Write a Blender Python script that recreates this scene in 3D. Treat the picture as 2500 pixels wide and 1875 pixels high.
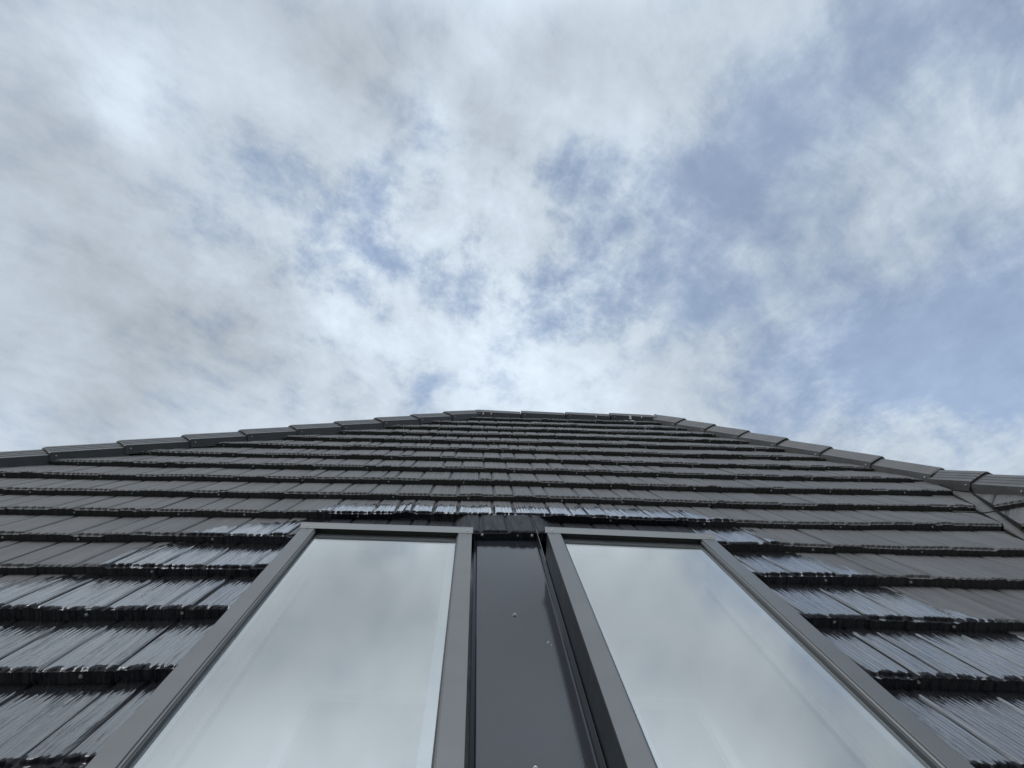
import bpy, math, random
import numpy as np
from mathutils import Vector, Matrix

for o in list(bpy.data.objects):
    bpy.data.objects.remove(o)
C = bpy.context.scene.collection
R = math.radians
ALPHA = R(30)

# ------------------------------------------------------------------ frame of the main roof slope: u along the ridge, v up the slope, w out of it
Z0 = 3.2
ROOF = Matrix(((1, 0, 0, 0),
               (0, math.cos(ALPHA), -math.sin(ALPHA), 0),
               (0, math.sin(ALPHA), math.cos(ALPHA), Z0),
               (0, 0, 0, 1)))
def P(u, v, w=0.0):
    return ROOF @ Vector((u, v, w))

# ------------------------------------------------------------------ camera
cam = bpy.data.cameras.new('camera')
co = bpy.data.objects.new('camera', cam)
C.objects.link(co)
cam.sensor_width = 36.0
cam.lens = 36.0 * 1734 / 2500
cam.clip_start = 0.02
cam.clip_end = 3000
CR = Matrix(((0.99844159, -0.02646702, -0.04913138),
             (-0.05575739, -0.43607632, -0.89818069),
             (0.00234713, 0.89952039, -0.43687247)))
m4 = CR.to_4x4()
m4.translation = P(0, 0, 0.86)
co.matrix_world = m4
bpy.context.scene.camera = co

# ------------------------------------------------------------------ render look
sc = bpy.context.scene
sc.view_settings.view_transform = 'Standard'
sc.view_settings.look = 'None'
sc.view_settings.exposure = 0.0
sc.view_settings.gamma = 1.0

# ------------------------------------------------------------------ sun (veiled by cloud, from the left)
SUN_EL, SUN_AZ = R(50), R(-98)          # azimuth from +Y towards +X
sd = Vector((math.sin(SUN_AZ) * math.cos(SUN_EL), math.cos(SUN_AZ) * math.cos(SUN_EL), math.sin(SUN_EL)))
sl = bpy.data.lights.new('sun', 'SUN')
sl.energy = 1.1
sl.angle = R(38)
sl.color = (1.0, 0.965, 0.92)
so = bpy.data.objects.new('sun', sl)
C.objects.link(so)
so.rotation_euler = sd.to_track_quat('Z', 'Y').to_euler()

# ------------------------------------------------------------------ world: Nishita sky with a broken layer of cloud
DENS = [(-0.1514,0.7607,0.6312,969,-0.30),(-0.0813,0.7355,0.6726,1401,-0.38),(-0.1297,0.7366,0.6638,1758,-0.30),
(-0.1380,0.7619,0.6329,2398,-0.30),(-0.1571,0.7901,0.5925,603,-0.33),(-0.2046,0.7842,0.5858,1158,-0.28),
(-0.1135,0.8134,0.5706,903,-0.25),(-0.0629,0.8319,0.5514,642,-0.28),(0.0169,0.8382,0.5451,482,-0.38),
(-0.0867,0.6977,0.7111,1480,-0.22),(0.1235,0.7464,0.6539,467,-0.40),(0.1635,0.7089,0.6861,728,-0.20),
(0.0913,0.8366,0.5402,481,-0.20),(0.1632,0.8119,0.5605,262,-0.36),(0.2403,0.8067,0.5399,270,-0.36),
(0.3035,0.7967,0.5227,533,-0.35),(0.2520,0.7281,0.6375,557,-0.25),(0.3002,0.7025,0.6453,465,-0.26),
(0.3256,0.6747,0.6624,490,-0.15),(0.3549,0.6487,0.6732,519,-0.26),(0.3369,0.6114,0.7160,693,-0.20),
(0.3895,0.6135,0.6869,456,-0.30),(0.3845,0.5592,0.7345,416,-0.15),(0.4438,0.5369,0.7175,455,-0.24),
(0.4780,0.5147,0.7118,734,-0.28),(0.5423,0.4891,0.6831,556,-0.34),(0.3950,0.6361,0.6629,136,0.14),
(0.4423,0.5749,0.6883,226,0.10),(0.5691,0.5025,0.6508,833,-0.20),(0.2296,0.5922,0.7724,544,-0.20),
(0.4429,0.6089,0.6581,213,-0.20),(0.5183,0.5515,0.6536,224,-0.16),(0.5294,0.6673,0.5239,71,-0.18),
(0.4299,0.7130,0.5538,60,-0.20),(0.4162,0.7778,0.4709,148,-0.20),(0.5218,0.7479,0.4103,264,-0.25),
(0.5758,0.7205,0.3865,347,-0.85),(0.6109,0.6947,0.3797,546,-0.85),(0.5155,0.7701,0.3758,439,-0.34),
(0.4757,0.7911,0.3845,506,-0.25),(0.3874,0.8304,0.4004,447,-0.22),(-0.0710,0.9027,0.4244,1921,-0.32),
(-0.3546,0.7509,0.5571,2034,-0.22),(-0.2448,0.8759,0.4159,955,-0.12),(0.3643,0.7531,0.5479,92,-0.10),
(-0.3017,0.7277,0.6160,820,-0.10),(-0.3231,0.7033,0.6333,661,-0.12),(-0.4466,0.6594,0.6048,639,-0.08),
(-0.4343,0.5903,0.6804,143,0.20),(-0.2473,0.6556,0.7135,132,0.20),(-0.0181,0.6579,0.7529,97,0.25),
(0.1413,0.6572,0.7404,133,0.25),(0.0142,0.7861,0.6179,267,0.22),(-0.2564,0.8321,0.4918,88,0.20),
(-0.4359,0.7433,0.5075,68,0.20),(-0.0949,0.8768,0.4714,184,0.22),(0.1059,0.8839,0.4556,134,0.25),
(0.2235,0.8649,0.4495,261,0.12),(0.2859,0.8306,0.4779,273,0.16),(0.3240,0.7936,0.5150,963,0.06),
(0.5160,0.6115,0.5999,424,0.26),(0.4722,0.6375,0.6088,1305,0.14),(0.5633,0.5722,0.5961,720,0.14),
(0.6098,0.6838,0.4007,2188,0.25),(0.5043,0.7933,0.3412,357,0.35),(0.5933,0.7421,0.3119,309,0.35),
(0.5597,0.7525,0.3470,982,0.15),(0.4820,0.7027,0.5234,538,0.12),(0.1805,0.7627,0.6210,1651,0.14),
(0.0857,0.7610,0.6431,919,0.20),(-0.0752,0.7860,0.6137,914,0.20),(0.0655,0.7935,0.6050,651,0.22),
(0.2158,0.7831,0.5832,919,0.15),(0.2424,0.6661,0.7054,479,0.20),(0.2625,0.6076,0.7496,1200,0.12),
(-0.5113,0.7714,0.3789,130,0.15),(0.5695,0.6736,0.4711,127,-0.15),(0.2434,0.8386,0.4874,80,0.10)]
BRI = [(-0.4757,0.5564,0.6813,1013,0.14),(-0.4112,0.6159,0.6720,532,0.22),(-0.4444,0.6224,0.6443,1522,0.10),
(-0.3272,0.6251,0.7086,334,0.12),(-0.2287,0.6651,0.7109,652,0.10),(-0.0654,0.6946,0.7164,754,0.16),
(0.0165,0.6053,0.7958,523,0.10),(-0.0032,0.6317,0.7752,825,0.12),(-0.0707,0.6690,0.7399,1070,0.06),
(0.1454,0.6933,0.7058,301,0.10),(-0.4806,0.6322,0.6077,1156,-0.08),(-0.4851,0.5814,0.6532,976,-0.08),
(-0.4252,0.6505,0.6294,630,-0.06),(-0.1626,0.6432,0.7482,345,-0.10),(0.0084,0.6571,0.7538,477,-0.12),
(0.1006,0.6213,0.7771,505,-0.06),(-0.3244,0.8312,0.4514,311,-0.10),(-0.4044,0.8145,0.4159,348,-0.09),
(-0.2303,0.8589,0.4573,531,-0.07),(-0.3162,0.6815,0.6600,536,-0.06),(-0.4911,0.7072,0.5087,308,-0.04),
(-0.4755,0.7511,0.4580,288,-0.05),(-0.1239,0.8433,0.5230,888,-0.06),(-0.1678,0.8206,0.5464,332,0.10),
(-0.2257,0.8354,0.5012,534,0.08),(-0.1287,0.8658,0.4836,495,0.14),(-0.1942,0.8463,0.4960,1329,0.06),
(0.0147,0.7962,0.6048,394,0.14),(0.0350,0.7540,0.6559,412,0.10),(-0.0972,0.7983,0.5944,668,0.08),
(0.0075,0.8766,0.4812,134,0.14),(0.1631,0.8840,0.4381,136,0.14),(0.1719,0.6895,0.7036,454,0.06),
(0.0782,0.9018,0.4251,134,0.16),(-0.2540,0.8875,0.3846,155,0.08),(-0.0081,0.9055,0.4243,210,0.08),
(-0.5220,0.7962,0.3060,446,0.12),(-0.4356,0.8279,0.3534,369,-0.04),(-0.4815,0.8066,0.3428,1357,-0.03),
(-0.3817,0.8453,0.3739,636,0.05),(-0.4540,0.8291,0.3262,1291,-0.05),(0.5425,0.5923,0.5958,453,0.06),
(0.5235,0.7845,0.3325,265,0.10),(0.2284,0.7120,0.6640,1003,0.08),(0.1776,0.6521,0.7370,391,-0.03),
(-0.2786,0.7423,0.6095,229,0.04),(-0.0156,0.7379,0.6747,536,0.06),(0.0267,0.7040,0.7097,559,-0.04),
(-0.5350,0.6372,0.5548,959,-0.08),(-0.1501,0.7086,0.6895,259,0.02)]
FINE = [(-0.0419,0.7868,0.6158,48,0.75),(-0.2556,0.7788,0.5728,91,0.50),(0.1539,0.7737,0.6146,82,0.40),
(0.0756,0.8589,0.5065,119,0.40),(-0.1502,0.8768,0.4568,80,0.30),(0.5042,0.7892,0.3505,108,0.35),
(-0.4211,0.6261,0.6562,132,0.15)]

W = bpy.data.worlds.new("World")
bpy.context.scene.world = W
W.use_nodes = True
nt = W.node_tree
nt.nodes.clear()
def N(tree, typ, **kw):
    n = tree.nodes.new(typ)
    for k, v in kw.items():
        if k.startswith('i_'):
            key = k[2:]
            n.inputs[int(key) if key.isdigit() else key].default_value = v
        else:
            setattr(n, k, v)
    return n
class G:
    """tiny helper to wire math nodes"""
    def __init__(s, tree): s.t = tree
    def val(s, node, idx, x):
        if hasattr(x, 'is_linked') or isinstance(x, bpy.types.NodeSocket): s.t.links.new(x, node.inputs[idx])
        else: node.inputs[idx].default_value = x
    def m(s, op, a, b=None, c=None, clamp=False):
        n = s.t.nodes.new('ShaderNodeMath'); n.operation = op; n.use_clamp = clamp
        s.val(n, 0, a)
        if b is not None: s.val(n, 1, b)
        if c is not None: s.val(n, 2, c)
        return n.outputs[0]
    def v(s, op, a, b=None, out=0):
        n = s.t.nodes.new('ShaderNodeVectorMath'); n.operation = op
        s.val(n, 0, a)
        if b is not None:
            if op == 'SCALE': s.val(n, 3, b)
            else: s.val(n, 1, b)
        return n.outputs[out]
    def comb(s, x, y, z):
        n = s.t.nodes.new('ShaderNodeCombineXYZ'); s.val(n, 0, x); s.val(n, 1, y); s.val(n, 2, z); return n.outputs[0]
    def sep(s, x):
        n = s.t.nodes.new('ShaderNodeSeparateXYZ'); s.val(n, 0, x); return n.outputs
    def noise(s, vec, scale, detail=4, rough=0.5, dist=0.0, color=False, dims='3D'):
        n = s.t.nodes.new('ShaderNodeTexNoise'); n.noise_dimensions = dims
        s.val(n, 'Vector', vec); n.inputs['Scale'].default_value = scale; n.inputs['Detail'].default_value = detail
        n.inputs['Roughness'].default_value = rough; n.inputs['Distortion'].default_value = dist
        return n.outputs['Color' if color else 'Fac']
    def smooth(s, x, a, b, lo=0.0, hi=1.0):
        n = s.t.nodes.new('ShaderNodeMapRange'); n.interpolation_type = 'SMOOTHSTEP'
        s.val(n, 0, x); s.val(n, 1, a); s.val(n, 2, b); s.val(n, 3, lo); s.val(n, 4, hi); return n.outputs[0]
    def lin(s, x, a, b, lo=0.0, hi=1.0):
        n = s.t.nodes.new('ShaderNodeMapRange')
        s.val(n, 0, x); s.val(n, 1, a); s.val(n, 2, b); s.val(n, 3, lo); s.val(n, 4, hi); return n.outputs[0]
    def mix(s, f, a, b, mode='MIX'):
        n = s.t.nodes.new('ShaderNodeMix'); n.data_type = 'RGBA'; n.blend_type = mode
        s.val(n, 0, f); s.val(n, 6, a); s.val(n, 7, b); return n.outputs[2]
g = G(nt)
tc = N(nt, 'ShaderNodeTexCoord')
dirv = g.v('NORMALIZE', tc.outputs['Generated'])
dx, dy, dz = g.sep(dirv)
zz = g.m('MAXIMUM', g.m('ADD', dz, 0.22), 0.06)
plane = g.comb(g.m('DIVIDE', dx, zz), g.m('DIVIDE', dy, zz), 0.0)      # the cloud layer, seen from below
warp_c = g.noise(plane, 1.6, 4, 0.55, color=True)
warp = g.v('SUBTRACT', warp_c, (0.5, 0.5, 0.5))
pw = g.v('ADD', plane, g.v('SCALE', warp, 0.26))
dw_c = g.noise(dirv, 7.0, 5, 0.6, color=True)
dwarp = g.v('NORMALIZE', g.v('ADD', dirv, g.v('SCALE', g.v('SUBTRACT', dw_c, (0.5, 0.5, 0.5)), 0.13)))
streak = g.v('MULTIPLY', pw, (1.5, 0.75, 1.0))
f_big = g.noise(streak, 2.2, 8, 0.58)
f_fine = g.noise(g.v('ADD', g.v('MULTIPLY', g.v('ADD', plane, g.v('SCALE', warp, 0.12)), (1.25, 0.85, 1.0)), (3.1, 7.7, 0)), 9.0, 9, 0.66)
def blobs(lst, start):
    acc = start
    for (x, y, z, k, a) in lst:
        dt = g.v('DOT_PRODUCT', dwarp, (x, y, z), out=1)
        acc = g.m('MULTIPLY_ADD', g.m('EXPONENT', g.m('MULTIPLY_ADD', dt, k, -k)), a, acc)
    return acc
dens = g.m('MULTIPLY', blobs(DENS, 0.0), 0.85)
finew = blobs(FINE, 0.60)
elev_veil = g.lin(dz, 0.0, 0.35, 0.10, 0.0)
px_, py_, pz_ = g.sep(g.v('ADD', plane, g.v('SCALE', warp, 0.30)))
stv = g.comb(g.m('MULTIPLY', g.m('ADD', px_, py_), 0.8), g.m('MULTIPLY', g.m('SUBTRACT', py_, px_), 3.0), 4.0)
f_str = g.noise(stv, 2.6, 6, 0.6)
dsum = g.m('ADD', g.m('MULTIPLY_ADD', g.m('SUBTRACT', f_str, 0.5), 0.95, g.m('ADD', dens, elev_veil)), g.m('MULTIPLY_ADD', g.m('SUBTRACT', f_big, 0.5), 0.80, g.m('MULTIPLY', g.m('SUBTRACT', f_fine, 0.5), g.m('MULTIPLY', finew, 1.9))))
over = g.smooth(dz, 0.78, 0.92)
cover = g.smooth(g.m('MULTIPLY_ADD', over, 0.35, dsum), -0.76, 0.20, 0.54, 0.985)
bri = blobs(BRI, 0.845)
bri = g.m('MULTIPLY_ADD', g.m('SUBTRACT', f_str, 0.5), 0.30, bri)
bri = g.m('ADD', bri, g.m('MULTIPLY', g.m('SUBTRACT', f_fine, 0.5), g.m('MULTIPLY', finew, 0.55)))
bri = g.m('MULTIPLY_ADD', over, 1.2, bri)  # sky above the view brightened to lift the panes and roof
bri = g.m('MULTIPLY_ADD', g.smooth(dz, 0.90, 0.985), 0.8, bri)          # unseen bright cloud added at the zenith to light shafts and glass
behind = g.m('MULTIPLY', g.smooth(dy, 0.10, -0.35), g.smooth(dz, 0.985, 0.82))
bri = g.m('MULTIPLY', bri, g.m('MULTIPLY_ADD', behind, -0.62, 1.0))      # unseen dark cloud added behind the viewer to shade the facing sides
bri = g.m('ADD', bri, g.m('MULTIPLY', g.m('SUBTRACT', g.noise(g.v('ADD', streak, (9.0, 2.0, 0)), 2.3, 6, 0.55), 0.5), 0.42))
bri = g.m('MULTIPLY_ADD', g.m('MULTIPLY', over, g.m('SUBTRACT', f_big, 0.5)), 3.0, bri)
bri = g.m('MAXIMUM', bri, 0.25)
sky = N(nt, 'ShaderNodeTexSky', sky_type='NISHITA', sun_disc=False, sun_elevation=SUN_EL, sun_rotation=SUN_AZ % (2 * math.pi), altitude=50, air_density=1.0, dust_density=1.2, ozone_density=1.6)
cloud_col = g.v('SCALE', g.mix(cover, (5.2, 6.8, 9.3, 1), (6.3, 7.15, 8.05, 1)), bri)
skyc = g.mix(1.0, sky.outputs[0], (0.95, 1.10, 1.27, 1), 'MULTIPLY')
final = g.mix(cover, skyc, cloud_col)
bg = N(nt, 'ShaderNodeBackground')
bg.inputs['Strength'].default_value = 0.1
wo = N(nt, 'ShaderNodeOutputWorld')
nt.links.new(final, bg.inputs['Color'])
nt.links.new(bg.outputs[0], wo.inputs['Surface'])
W.cycles.sampling_method = 'MANUAL'
W.cycles.sample_map_resolution = 512

# ------------------------------------------------------------------ materials
def new_mat(name):
    m = bpy.data.materials.new(name); m.use_nodes = True
    t = m.node_tree
    b = t.nodes['Principled BSDF']
    return m, t, b, G(t)
def bump(t, b, h, strength, dist):
    n = t.nodes.new('ShaderNodeBump'); n.inputs['Strength'].default_value = strength; n.inputs['Distance'].default_value = dist
    t.links.new(h, n.inputs['Height']); t.links.new(n.outputs[0], b.inputs['Normal']); return n
def mat_tile():
    m, t, b, g = new_mat('stone_coated_steel')
    uv = N(t, 'ShaderNodeUVMap', uv_map='roof').outputs[0]
    wet = N(t, 'ShaderNodeAttribute', attribute_name='wet').outputs['Fac']
    grime_shading = N(t, 'ShaderNodeAttribute', attribute_name='dirt_shading').outputs['Fac']
    st = g.v('MULTIPLY', uv, (34.0, 3.2, 1.0))
    n1 = g.noise(st, 1.0, 5, 0.6, dist=0.4)
    st2 = g.v('MULTIPLY', uv, (11.0, 4.0, 1.0))
    n2 = g.noise(st2, 1.0, 4, 0.6)
    mask = g.m('ADD', wet, g.m('MULTIPLY_ADD', g.m('SUBTRACT', n1, 0.5), 1.1, g.m('MULTIPLY', g.m('SUBTRACT', n2, 0.5), 0.9)))
    wetm = g.smooth(mask, 0.44, 0.56)
    fine = g.noise(g.v('MULTIPLY', uv, (700.0, 500.0, 1.0)), 1.0, 2, 0.6)
    blot = g.noise(g.v('MULTIPLY', uv, (5.0, 3.0, 1.0)), 1.0, 4, 0.55)
    grain = g.noise(g.v('MULTIPLY', uv, (105.0, 3.0, 1.0)), 1.0, 3, 0.6)
    tone = g.m('ADD', g.m('MULTIPLY_ADD', g.m('SUBTRACT', blot, 0.5), 0.5, 1.0), g.m('MULTIPLY', g.m('SUBTRACT', grain, 0.5), 1.3))
    dry = g.v('SCALE', g.mix(g.noise(g.v('MULTIPLY', uv, (1.2, 1.2, 1)), 1.0, 2), (0.103, 0.095, 0.089, 1), (0.091, 0.088, 0.087, 1)), tone)
    dry = g.v('SCALE', dry, g.lin(fine, 0.3, 0.7, 0.8, 1.2))
    dry = g.v('SCALE', dry, g.m('MULTIPLY_ADD', grime_shading, -0.72, 1.06))          # painted shade, with silt, in the keyways, between ribs and on edges
    # foot marks and dried spots
    spots = g.smooth(g.noise(g.v('MULTIPLY', uv, (26.0, 14.0, 1.0)), 1.0, 3, 0.6), 0.70, 0.76)
    dry = g.mix(g.m('MULTIPLY', spots, 0.35), dry, (0.05, 0.05, 0.05, 1))
    wetc = (0.016, 0.016, 0.019, 1)
    col = g.mix(wetm, dry, wetc)
    t.links.new(col, b.inputs['Base Color'])
    rw = g.lin(g.noise(g.v('MULTIPLY', uv, (60.0, 5.0, 1.0)), 1.0, 3), 0.3, 0.7, 0.04, 0.16)
    dark_refl = g.m('MULTIPLY', g.smooth(wet, 1.25, 1.6), wetm)  # dulled film standing in for a dark reflection
    rough = g.m('ADD', g.m('MULTIPLY', g.m('SUBTRACT', 1.0, wetm), 0.50), g.m('MULTIPLY_ADD', wetm, rw, g.m('MULTIPLY', g.m('MAXIMUM', dark_refl, g.m('MULTIPLY', g.smooth(grime_shading, 0.55, 0.85), wetm)), 0.35)))
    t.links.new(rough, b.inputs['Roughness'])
    t.links.new(g.m('MULTIPLY_ADD', g.m('MAXIMUM', dark_refl, g.m('MULTIPLY', g.smooth(grime_shading, 0.55, 0.85), wetm)), -0.88, g.lin(wetm, 0, 1, 0.40, 0.95)), b.inputs['Specular IOR Level'])
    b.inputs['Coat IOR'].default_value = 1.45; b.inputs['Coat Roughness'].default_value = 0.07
    t.links.new(g.m('MULTIPLY', wetm, g.m('SUBTRACT', 1.0, g.m('MAXIMUM', dark_refl, g.m('MULTIPLY', g.smooth(grime_shading, 0.55, 0.85), 1.0)))), b.inputs['Coat Weight'])
    wob = g.noise(g.v('MULTIPLY', uv, (48.0, 2.6, 1.0)), 1.0, 3, 0.55, dist=1.1)
    wob2 = g.noise(g.v('MULTIPLY', uv, (21.0, 2.2, 1.0)), 1.0, 2, 0.5, dist=0.5)
    wl_ = g.noise(g.v('MULTIPLY', uv, (58.0, 2.0, 1.0)), 1.0, 3, 0.6, dist=0.6)
    wline = g.m('MULTIPLY', g.smooth(wl_, 0.53, 0.61), 0.0022)
    hw = g.m('MULTIPLY', g.m('ADD', wline, g.m('ADD', g.m('MULTIPLY', wob, 0.0034), g.m('MULTIPLY', wob2, 0.0060))), wetm)
    hd = g.m('ADD', g.m('MULTIPLY', g.m('SUBTRACT', 1.0, wetm), g.m('ADD', g.m('MULTIPLY', fine, 0.0005), g.m('MULTIPLY', grain, 0.0022))), g.m('MULTIPLY', wetm, 0.0004))
    bump(t, b, g.m('ADD', hw, hd), 1.0, 1.0)
    return m
def mat_cap():
    m, t, b, g = new_mat('ridge_trim_paint')
    tc = N(t, 'ShaderNodeTexCoord').outputs['Object']
    n = g.noise(tc, 9.0, 5, 0.6)
    f = g.noise(tc, 420.0, 2, 0.6)
    s = g.noise(g.v('MULTIPLY', tc, (3.0, 40.0, 40.0)), 1.0, 4, 0.6)
    tone = g.m('MULTIPLY', g.lin(n, 0.25, 0.75, 0.75, 1.25), g.lin(f, 0.3, 0.7, 0.85, 1.15))
    tone = g.m('MULTIPLY', tone, g.lin(s, 0.3, 0.7, 0.85, 1.15))
    t.links.new(g.v('SCALE', (0.068, 0.066, 0.066), tone), b.inputs['Base Color'])
    b.inputs['Roughness'].default_value = 0.42
    b.inputs['Specular IOR Level'].default_value = 0.45
    bump(t, b, g.m('MULTIPLY', f, 0.0004), 1.0, 1.0)
    return m
def mat_plain(name, col, rough=0.5, metal=0.0, spec=0.5, nscale=30.0, namp=0.15, bumpd=0.0, bscale=300.0):
    m, t, b, g = new_mat(name)
    tc = N(t, 'ShaderNodeTexCoord').outputs['Object']
    n = g.noise(tc, nscale, 5, 0.6)
    t.links.new(g.v('SCALE', col, g.lin(n, 0.25, 0.75, 1 - namp, 1 + namp)), b.inputs['Base Color'])
    n2 = g.noise(g.v('ADD', tc, (5, 5, 5)), nscale * 0.4, 4, 0.6)
    t.links.new(g.lin(n2, 0.25, 0.75, rough * 0.82, rough * 1.18), b.inputs['Roughness'])
    b.inputs['Metallic'].default_value = metal
    b.inputs['Specular IOR Level'].default_value = spec
    if bumpd: bump(t, b, g.m('MULTIPLY', g.noise(tc, bscale, 2, 0.5), bumpd), 1.0, 1.0)
    return m
M_TILE = mat_tile()
M_CAP = mat_cap()
M_FRAME = mat_plain('anodised_frame', (0.150, 0.148, 0.142), 0.30, 0.75, 0.5, 7.0, 0.08, 0.00004, 500.0)
M_FRAMEDARK = mat_plain('frame_side_shade', (0.022, 0.024, 0.027), 0.4, 0.0, 0.5, 20.0, 0.3)  # curb paint, also the frame metal's sides with their shade painted in
M_RUBBER = mat_plain('black_rubber', (0.010, 0.010, 0.009), 0.32, 0.0, 0.6, 40.0, 0.3)
M_LEDGE = mat_plain('grey_spacer', (0.30, 0.35, 0.41), 0.45, 0.0, 0.5, 20.0, 0.08)
M_WHITE = mat_plain('white_plaster', (0.93, 0.93, 0.91), 0.7, 0.0, 0.3, 3.0, 0.03)
M_ROOM = mat_plain('room_paint_shade', (0.32, 0.34, 0.37), 0.8, 0.0, 0.3, 3.0, 0.03)  # lower walls coloured darker to paint in the falling-off light
M_CREAM = mat_plain('cream_bead', (0.78, 0.74, 0.62), 0.6, 0.0, 0.3, 3.0, 0.03)
M_TRAY = mat_plain('glossy_flashing', (0.022, 0.024, 0.030), 0.09, 0.0, 0.40, 6.0, 0.12, 0.00012, 260.0)
M_FLASH = mat_plain('valley_metal', (0.085, 0.080, 0.074), 0.5, 0.0, 0.35, 5.0, 0.25, 0.0001, 200.0)
M_STEEL = mat_plain('screw_steel', (0.66, 0.66, 0.64), 0.35, 0.3, 0.5, 60.0, 0.25)
M_SPLASH_GLINT = mat_plain('splash_glint_white', (0.75, 0.74, 0.70), 0.8, 0.0, 0.3, 120.0, 0.3)
M_WALL = mat_plain('render_wall', (0.45, 0.43, 0.40), 0.85, 0.0, 0.3, 4.0, 0.1)
def mat_glass():
    m = bpy.data.materials.new('skylight_glass'); m.use_nodes = True
    t = m.node_tree; t.nodes.clear(); g = G(t)
    tc = N(t, 'ShaderNodeTexCoord').outputs['Object']
    out = N(t, 'ShaderNodeOutputMaterial')
    fr = N(t, 'ShaderNodeFresnel'); fr.inputs['IOR'].default_value = 1.52
    fac = g.m('MINIMUM', g.m('MULTIPLY_ADD', fr.outputs[0], 1.7, 0.26), 0.93)      # two panes with a coating
    dirt_shading = g.noise(tc, 4.0, 5, 0.6)
    gl = N(t, 'ShaderNodeBsdfGlossy'); gl.inputs['Color'].default_value = (1.0, 1.0, 0.965, 1)
    t.links.new(g.lin(dirt_shading, 0.3, 0.7, 0.035, 0.07), gl.inputs['Roughness'])
    tr = N(t, 'ShaderNodeBsdfTransparent'); tr.inputs['Color'].default_value = (0.95, 0.985, 0.97, 1)
    df = N(t, 'ShaderNodeBsdfDiffuse'); df.inputs['Color'].default_value = (0.84, 0.86, 0.85, 1)
    spk = g.smooth(g.noise(tc, 55.0, 3, 0.7), 0.74, 0.80)
    m1 = N(t, 'ShaderNodeMixShader'); t.links.new(g.m('ADD', g.lin(dirt_shading, 0.2, 0.8, 0.13, 0.22), g.m('MULTIPLY', spk, 0.25)), m1.inputs[0])  # milky film lightens the pane, standing in for light from inside
    t.links.new(tr.outputs[0], m1.inputs[1]); t.links.new(df.outputs[0], m1.inputs[2])
    m2 = N(t, 'ShaderNodeMixShader'); t.links.new(fac, m2.inputs[0])
    t.links.new(m1.outputs[0], m2.inputs[1]); t.links.new(gl.outputs[0], m2.inputs[2])
    bp = N(t, 'ShaderNodeBump'); bp.inputs['Strength'].default_value = 1.0; bp.inputs['Distance'].default_value = 1.0
    t.links.new(g.m('MULTIPLY', g.noise(tc, 2.5, 1, 0.4), 0.0006), bp.inputs['Height'])
    t.links.new(bp.outputs[0], gl.inputs['Normal'])
    t.links.new(m2.outputs[0], out.inputs['Surface'])
    return m
M_GLASS = mat_glass()
def mat_ground():
    m, t, b, g = new_mat('lawn_ground')
    tc = N(t, 'ShaderNodeTexCoord').outputs['Object']
    n = g.noise(tc, 0.35, 6, 0.6); n2 = g.noise(tc, 6.0, 6, 0.7)
    c = g.mix(g.smooth(n, 0.42, 0.60), (0.050, 0.065, 0.028, 1), (0.085, 0.080, 0.060, 1))
    t.links.new(g.v('SCALE', c, g.lin(n2, 0.25, 0.75, 0.6, 1.3)), b.inputs['Base Color'])
    b.inputs['Roughness'].default_value = 0.95
    return m
M_GROUND = mat_ground()

# ------------------------------------------------------------------ mesh helpers
def link(name, me, mat, parent=None, mw=None):
    o = bpy.data.objects.new(name, me)
    if mat is not None and not me.materials: me.materials.append(mat)
    C.objects.link(o)
    if parent is not None: o.parent = parent
    if mw is not None: o.matrix_basis = mw
    return o
def tag(o, label=None, cat=None, group=None, kind=None):
    if label: o['label'] = label
    if cat: o['category'] = cat
    if group: o['group'] = group
    if kind: o['kind'] = kind
    return o
def empty(name, mw):
    o = bpy.data.objects.new(name, None); C.objects.link(o)
    o.empty_display_size = 0.1; o.matrix_basis = mw
    return o
class MB:
    def __init__(s): s.v = []; s.f = []
    def poly(s, pts):
        i = len(s.v); s.v += [tuple(p) for p in pts]; s.f.append(tuple(range(i, i + len(pts))))
    def box(s, x0, x1, y0, y1, z0, z1, skew=0.0, sk0=0.0):
        """box; skew adds skew*(x-sk0) to y"""
        i = len(s.v)
        for z in (z0, z1):
            for (x, y) in ((x0, y0), (x1, y0), (x1, y1), (x0, y1)):
                s.v.append((x, y + skew * (x - sk0), z))
        for f in ((0, 3, 2, 1), (4, 5, 6, 7), (0, 1, 5, 4), (1, 2, 6, 5), (2, 3, 7, 6), (3, 0, 4, 7)):
            s.f.append(tuple(i + k for k in f))
    def prism(s, prof, y0, y1f, flip=False):
        """profile in (x,z) swept along y; y1f(x) gives the far end"""
        n = len(prof); i = len(s.v)
        for (x, z) in prof: s.v.append((x, y0, z))
        for (x, z) in prof: s.v.append((x, y1f(x), z))
        for k in range(n):
            a, b = k, (k + 1) % n
            s.f.append((i + a, i + b, i + n + b, i + n + a))
        s.f.append(tuple(i + k for k in range(n))[::-1]); s.f.append(tuple(i + n + k for k in range(n)))
    def mesh(s, name, bev=0.0):
        me = bpy.data.meshes.new(name); me.from_pydata(s.v, [], s.f); me.update()
        import bmesh
        bm = bmesh.new(); bm.from_mesh(me)
        bmesh.ops.recalc_face_normals(bm, faces=bm.faces)
        if bev:
            ed = [e for e in bm.edges if len(e.link_faces) == 2 and e.calc_face_angle(0) > 0.5]
            bmesh.ops.bevel(bm, geom=ed, offset=bev, segments=2, profile=0.5, affect='EDGES', clamp_overlap=True)
        bm.to_mesh(me); bm.free()
        return me
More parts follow.
